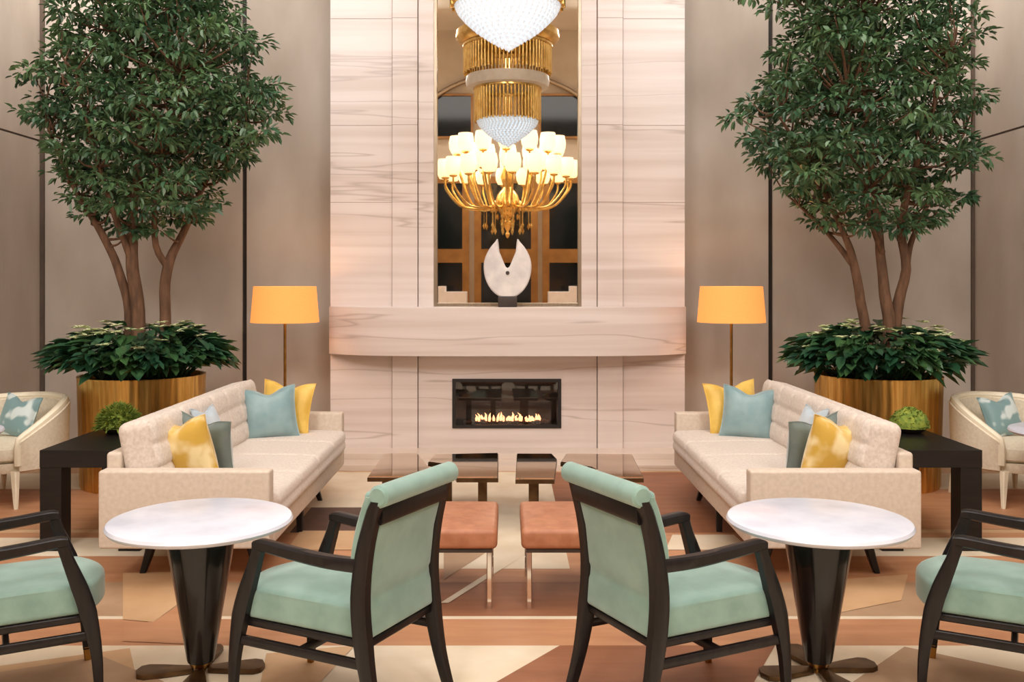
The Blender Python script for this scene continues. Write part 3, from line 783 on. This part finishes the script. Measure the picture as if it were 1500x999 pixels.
def px_tree(px, py, y=PLY): return Vector(((px - CX) * y / F, y, EYE + (HY - py) * y / F))
def tree(label, base, sil, stems, seed, ncl):
    rnd = random.Random(seed)
    t = thing('ficus_tree', label, 'tree', (base, PLY, .84))
    O = Vector((base, PLY, .84))
    tips = []
    tr = MB()
    for st_ in stems:
        pts = [px_tree(px, py) + Vector((0, dy, 0)) - O for (px, py, dy, r_) in st_]
        rr = [s[3] for s in st_]
        P_, S_ = smooth(pts, [(r_, r_) for r_ in rr], 5)
        wob = [p + Vector((noise.noise(p * 4 + Vector((seed, 0, 0))) * .012, noise.noise(p * 4) * .012, 0)) for p in P_]
        tr.tube(wob, [a for (a, b) in S_], 10); tips.extend([(wob[k], S_[k][0]) for k in range(len(wob) // 2, len(wob))])
    ys = [s[0] for s in sil]
    def span(py):
        for (a, x0, x1), (b, x2, x3) in zip(sil, sil[1:]):
            if a <= py <= b:
                u = (py - a) / (b - a); return x0 + (x2 - x0) * u, x1 + (x3 - x1) * u
        return None
    fo = MB(); cl = []
    tries = 0
    while len(cl) < ncl and tries < ncl * 40:
        tries += 1
        py = rnd.uniform(ys[0], ys[-1]); x0, x1 = span(py); c = (x0 + x1) / 2; hw = (x1 - x0) / 2 - 10
        a = rnd.uniform(0, 6.283); q = math.sqrt(rnd.uniform(.06, 1)) * (.86 + .30 * noise.noise(Vector((math.cos(a) * 1.6 + seed, math.sin(a) * 1.6, py * .022))) + rnd.uniform(0, .12))
        if py > 285 and rnd.random() < (py - 285) / 120: continue
        dpt = math.sin(a) * q * min(hw, 185) * .82 / F * PLY
        yy = PLY + dpt
        p = px_tree(c + math.cos(a) * q * hw, py, yy)
        if yy > BY - .12: continue
        if any(((p - o)).length < .168 for o in cl): continue
        cl.append(p)
    tw = MB()
    for p in cl:
        pl_ = p - O
        # twig from the nearest lower stem point
        best = min(tips, key=lambda q: (q[0] - pl_).length + (2.0 if q[0].z > pl_.z - .05 else 0))
        b = best[0]; mid = (b + pl_) / 2 + Vector((rnd.uniform(-.05, .05), rnd.uniform(-.05, .05), -.04))
        P_, S_ = smooth([b, mid, pl_], [(min(.014, best[1] * .8),) * 2, (.008, .008), (.003, .003)], 4)
        tw.tube(P_, [a for (a, c_) in S_], 5)
        out = Vector((pl_.x, pl_.y, 0)); out = out.normalized() if out.length > .1 else Vector((1, 0, 0))
        n = rnd.randint(34, 58)
        R_ = rnd.uniform(.09, .16)
        for k in range(n):
            d = Vector((rnd.gauss(0, 1), rnd.gauss(0, 1), rnd.gauss(0, .62)))
            d.normalize(); q = R_ * rnd.random() ** .5
            pos = pl_ + Vector((d.x * q * 1.15, d.y * q * 1.15, d.z * q * .42))
            dr = d * .8 + out * .15 + Vector((rnd.uniform(-.6, .6), rnd.uniform(-.6, .6), rnd.uniform(-.6, .45)))
            up = Vector((rnd.uniform(-.5, .5), rnd.uniform(-.5, .5), 1))
            if pos.y + O.y > BY - .06: continue
            add_leaf(fo, pos, dr, up, rnd.uniform(.055, .09), rnd.uniform(.03, .042), .2, .2)
    to = tr.build('trunk', 'bark', t); tw.build('twigs', 'bark', to)
    fo.build('foliage', 'leaf', t)
    return t
silL = [(-95, 130, 280), (-50, 95, 330), (0, 72, 350), (60, 48, 398), (110, 22, 412), (160, 40, 418), (205, 46, 398), (250, 62, 362), (300, 92, 338), (338, 150, 285)]
silR = [(-95, 1180, 1350), (-50, 1130, 1400), (0, 1100, 1432), (60, 1108, 1455), (120, 1082, 1466), (165, 1048, 1470), (205, 1070, 1474), (250, 1100, 1442), (295, 1140, 1418), (338, 1190, 1378)]
tree('tall leafy ficus with several leaning trunks in the left gold planter', PLX, silL,
     [[(186, 560, .04, .045), (186, 455, .04, .04), (170, 390, .02, .034), (148, 340, 0, .03), (110, 270, -.05, .022), (80, 190, -.1, .012)],
      [(206, 560, -.04, .06), (205, 455, -.04, .055), (197, 390, -.03, .05), (194, 330, 0, .042), (200, 220, .05, .03), (205, 100, .05, .018), (205, -20, .05, .008)],
      [(242, 560, .02, .05), (240, 460, .02, .045), (243, 390, .04, .042), (262, 340, .1, .03), (300, 250, .15, .02), (350, 160, .2, .01)],
      [(243, 392, .04, .03), (230, 345, -.06, .024), (250, 230, -.2, .018), (290, 120, -.3, .01)],
      [(197, 385, -.03, .03), (170, 280, -.2, .02), (140, 120, -.35, .01)]], 11, 330)
tree('tall leafy ficus with several leaning trunks in the right gold planter', PRX, silR,
     [[(1276, 570, .04, .045), (1270, 478, .04, .042), (1252, 392, .0, .036), (1235, 345, -.04, .026), (1190, 260, -.1, .018), (1130, 170, -.15, .009)],
      [(1250, 388, .0, .028), (1218, 340, .1, .018), (1180, 300, .15, .012)],
      [(1298, 570, -.03, .055), (1300, 478, -.03, .052), (1292, 400, 0, .04), (1290, 330, .05, .034), (1280, 210, .1, .024), (1270, 80, .1, .014), (1270, -20, .1, .008)],
      [(1312, 570, .0, .055), (1310, 478, 0, .05), (1324, 395, -.03, .038), (1318, 320, -.05, .032), (1340, 200, -.2, .02), (1370, 90, -.25, .01)],
      [(1324, 392, -.03, .03), (1345, 345, .08, .022), (1390, 260, .15, .015), (1430, 190, .2, .008)],
      [(1292, 370, 0, .028), (1262, 310, -.15, .018), (1220, 150, -.3, .01)]], 23, 330)

def underplant(label, bx, seed):
    rnd = random.Random(seed)
    t = thing('underplanting', label, 'plant', (bx, PLY, .84))
    mb = MB(); st_ = MB(); bl = MB()
    for k in range(820):
        a = rnd.uniform(0, 6.283); q = math.sqrt(rnd.random())
        r_ = .08 + q * .57
        z = .06 + (.24 * (1 - q ** 3) + .12) * rnd.random() ** .6 + (.04 if q > .8 else 0)
        pos = Vector((r_ * math.cos(a), r_ * math.sin(a), z))
        d = Vector((math.cos(a + rnd.uniform(-.6, .6)), math.sin(a + rnd.uniform(-.6, .6)), rnd.uniform(-.35, .5) - .15 * q))
        if pos.y + PLY > BY - .25: continue
        add_leaf(mb, pos, d, (rnd.uniform(-.3, .3), rnd.uniform(-.3, .3), 1), rnd.uniform(.11, .18), rnd.uniform(.07, .11), .15, .2)
        if k % 4 == 0:
            b0 = Vector((.36 * q * math.cos(a), .36 * q * math.sin(a), 0)); st_.tube([b0, (b0 + pos) / 2 + Vector((0, 0, .06)), pos], .005, 5)
    so_ = mb.build('leaves', 'broad_leaf', t); st_.build('stems', 'broad_leaf', so_)
    for k in range(46):
        a = rnd.uniform(3.3, 6.2) if k < 30 else rnd.uniform(0, 3.1); q = rnd.uniform(.3, .95)
        c = Vector(((.1 + q * .58) * math.cos(a), (.1 + q * .58) * math.sin(a), .24 * (1 - q ** 3) + rnd.uniform(.15, .24)))
        for j in range(7):
            aa = 2 * math.pi * j / 7
            add_leaf(bl, c, (math.cos(aa), math.sin(aa), rnd.uniform(.1, .5)), (0, 0, 1), rnd.uniform(.05, .075), .034, .2, .1)
    bl.build('blossoms', 'blossom', t)
underplant('dark broad leaved planting with pale blossoms filling the left gold planter', PLX, 5)
underplant('dark broad leaved planting with pale blossoms filling the right gold planter', PRX, 9)

# ------------------------------------------------------------------ ivory tub chairs
def make_tub(label):
    t = thing('tub_chair', label, 'chair', (0, 0, 0), 0, 'pair of ivory tub chairs')
    n = 48; A = R(128)
    def top(a):
        u = abs(a) / A
        return .728 - .02 * u - .225 * max(0, (u - .42) / .58) ** 1.5
    def rad(a): return .375 + .02 * math.cos(a)
    # back is at +Y in local space; front faces -Y
    def ringpt(a, r): return (r * math.sin(a), r * math.cos(a) * 1.02)
    mb = MB(); vs = []; fs = []
    for i in range(n + 1):
        a = -A + 2 * A * i / n; zt = top(a)
        for (r, z) in ((rad(a) - .03, .25), (rad(a), .26), (rad(a) + .012, .45), (rad(a) + .02, zt - .02), (rad(a) - .01, zt), (rad(a) - .05, zt - .02), (rad(a) - .06, .45), (rad(a) - .065, .26)):
            x, y = ringpt(a, r); vs.append((x, y, z))
    for i in range(n):
        for k in range(8):
            k2 = (k + 1) % 8; fs.append((i * 8 + k, i * 8 + k2, (i + 1) * 8 + k2, (i + 1) * 8 + k))
    fs.append(tuple(range(8))); fs.append(tuple(n * 8 + k for k in range(8)))
    mb.add(vs, fs); mb.build('shell', 'tub', t)
    rim = [(*ringpt(-A + 2 * A * i / n, rad(-A + 2 * A * i / n) - .015), top(-A + 2 * A * i / n) - .002) for i in range(n + 1)]
    e0 = rim[0]; e1 = rim[-1]
    rim = [(e0[0], e0[1] - .01, .30), (e0[0], e0[1] - .012, .42)] + rim + [(e1[0], e1[1] - .012, .42), (e1[0], e1[1] - .01, .30)]
    MB().tube(rim, .027, 8).build('rim', 'tub_rim', t)
    mb = MB(); mb.lathe([(0, .24), (.31, .24), (.318, .26), (.318, .31), (0, .31)], 40); mb.build('seat_base', 'tub', t)
    mb = MB(); mb.lathe([(0, .312), (.27, .312), (.305, .335), (.31, .37), (.30, .41), (.25, .44), (.12, .452), (0, .455)], 40)
    mb.v = [(v[0], v[1] * 1.0 - .02, v[2]) for v in mb.v]; mb.build('seat_cushion', 'tub', t)
    for sx in (-1, 1):
        for sy in (-1, 1):
            x, y = sx * .255, sy * .235
            MB().sweep([(x, y, .26), (x * 1.1, y * 1.1, .12), (x * 1.16, y * 1.16, 0)], [(.05, .05), (.036, .036), (.022, .022)], 'xy').build('leg', 'tub_rim', t)
    return t
c1 = make_tub('ivory tub chair at the left edge, behind the left black side table'); c1.location = (-3.70, 7.08, 0); c1.rotation_euler = (0, 0, R(-14))
dup(c1, (3.74, 7.10, 0), R(14), 'ivory tub chair at the right edge, behind the right black side table')
pillow('throw_pillow', 'teal leaf patterned pillow on the ivory tub chair at the left edge', 'p_leafy', (-3.69, 7.19, .60), R(-14), R(20), R(6), .32, .13, 'throw pillows on the tub chairs')
pillow('throw_pillow', 'teal leaf patterned pillow on the ivory tub chair at the right edge', 'p_leafy', (3.73, 7.20, .60), R(14), R(20), R(-6), .32, .13, 'throw pillows on the tub chairs')

# ------------------------------------------------------------------ light
def area(name, loc, rot, size, power, col=(1, .985, .965), sy=None):
    l = bpy.data.lights.new(name, 'AREA'); l.energy = power; l.size = size; l.color = col
    if sy: l.shape = 'RECTANGLE'; l.size_y = sy
    o = bpy.data.objects.new(name, l); COL.objects.link(o); o.location = loc; o.rotation_euler = rot; return o
def spot(name, loc, target, power, ang=50, col=(1, .97, .93), blend=.7, rad=.08):
    l = bpy.data.lights.new(name, 'SPOT'); l.energy = power; l.spot_size = R(ang); l.spot_blend = blend; l.color = col; l.shadow_soft_size = rad
    o = bpy.data.objects.new(name, l); COL.objects.link(o); o.location = loc
    o.rotation_euler = (Vector(target) - Vector(loc)).to_track_quat('-Z', 'Y').to_euler(); return o
area('seating_fill', (0, 4.2, CEIL - .1), (0, 0, 0), 5.5, 400, sy=5)  # added area lamp, stands for unseen ceiling lights over the seating
for s in (-1, 1):
    area('lobby_fill', (s * 3.1, -3.6, CEIL - .4), (R(50), 0, 0), 2.2, 400, sy=2.2)  # added frontal fill from behind the camera, to reach under the mantel
    area('aisle_fill', (s * 3.1, 0.0, CEIL - .1), (R(14), 0, 0), 2.2, 120, sy=4)  # added side fill below the ceiling, no fixture modelled
    spot('wall_washer', (s * 4.0, 8.3, 5.8), (s * 4.5, 9.0, 4.2), 230, 75)
    spot('wall_washer', (s * 2.05, 8.0, 6.5), (s * 2.1, 9.2, 3.2), 70, 70)
    spot('fireplace_spot', (s * .9, 6.6, 7.2), (s * .9, 8.67, 2.6), 14, 60)
    l = bpy.data.lights.new('lamp_bulb', 'POINT'); l.energy = 7; l.color = (1, .62, .3); l.shadow_soft_size = .05
    o = bpy.data.objects.new('lamp_bulb', l); COL.objects.link(o); o.location = (s * 1.92, 8.2, 1.47)

w_ = bpy.data.worlds.new('World'); scene.world = w_; w_.use_nodes = True
w_.node_tree.nodes['Background'].inputs['Color'].default_value = (1, .98, .96, 1)
w_.node_tree.nodes['Background'].inputs['Strength'].default_value = 0.3

# ------------------------------------------------------------------ camera
cam = bpy.data.cameras.new('camera'); co = bpy.data.objects.new('camera', cam); COL.objects.link(co)
co.location = (0, 0, EYE); co.rotation_euler = (R(90), 0, 0)
cam.sensor_width = 36; cam.sensor_fit = 'HORIZONTAL'; cam.lens = 36 * F / 1500
cam.shift_x = (750 - CX) / 1500; cam.shift_y = -(499.5 - HY) / 1500
cam.clip_start = .05
scene.camera = co
vs_ = scene.view_settings
vs_.view_transform = 'Standard'; vs_.look = 'None'; vs_.gamma = 1; vs_.use_curve_mapping = False; vs_.exposure = 0.0
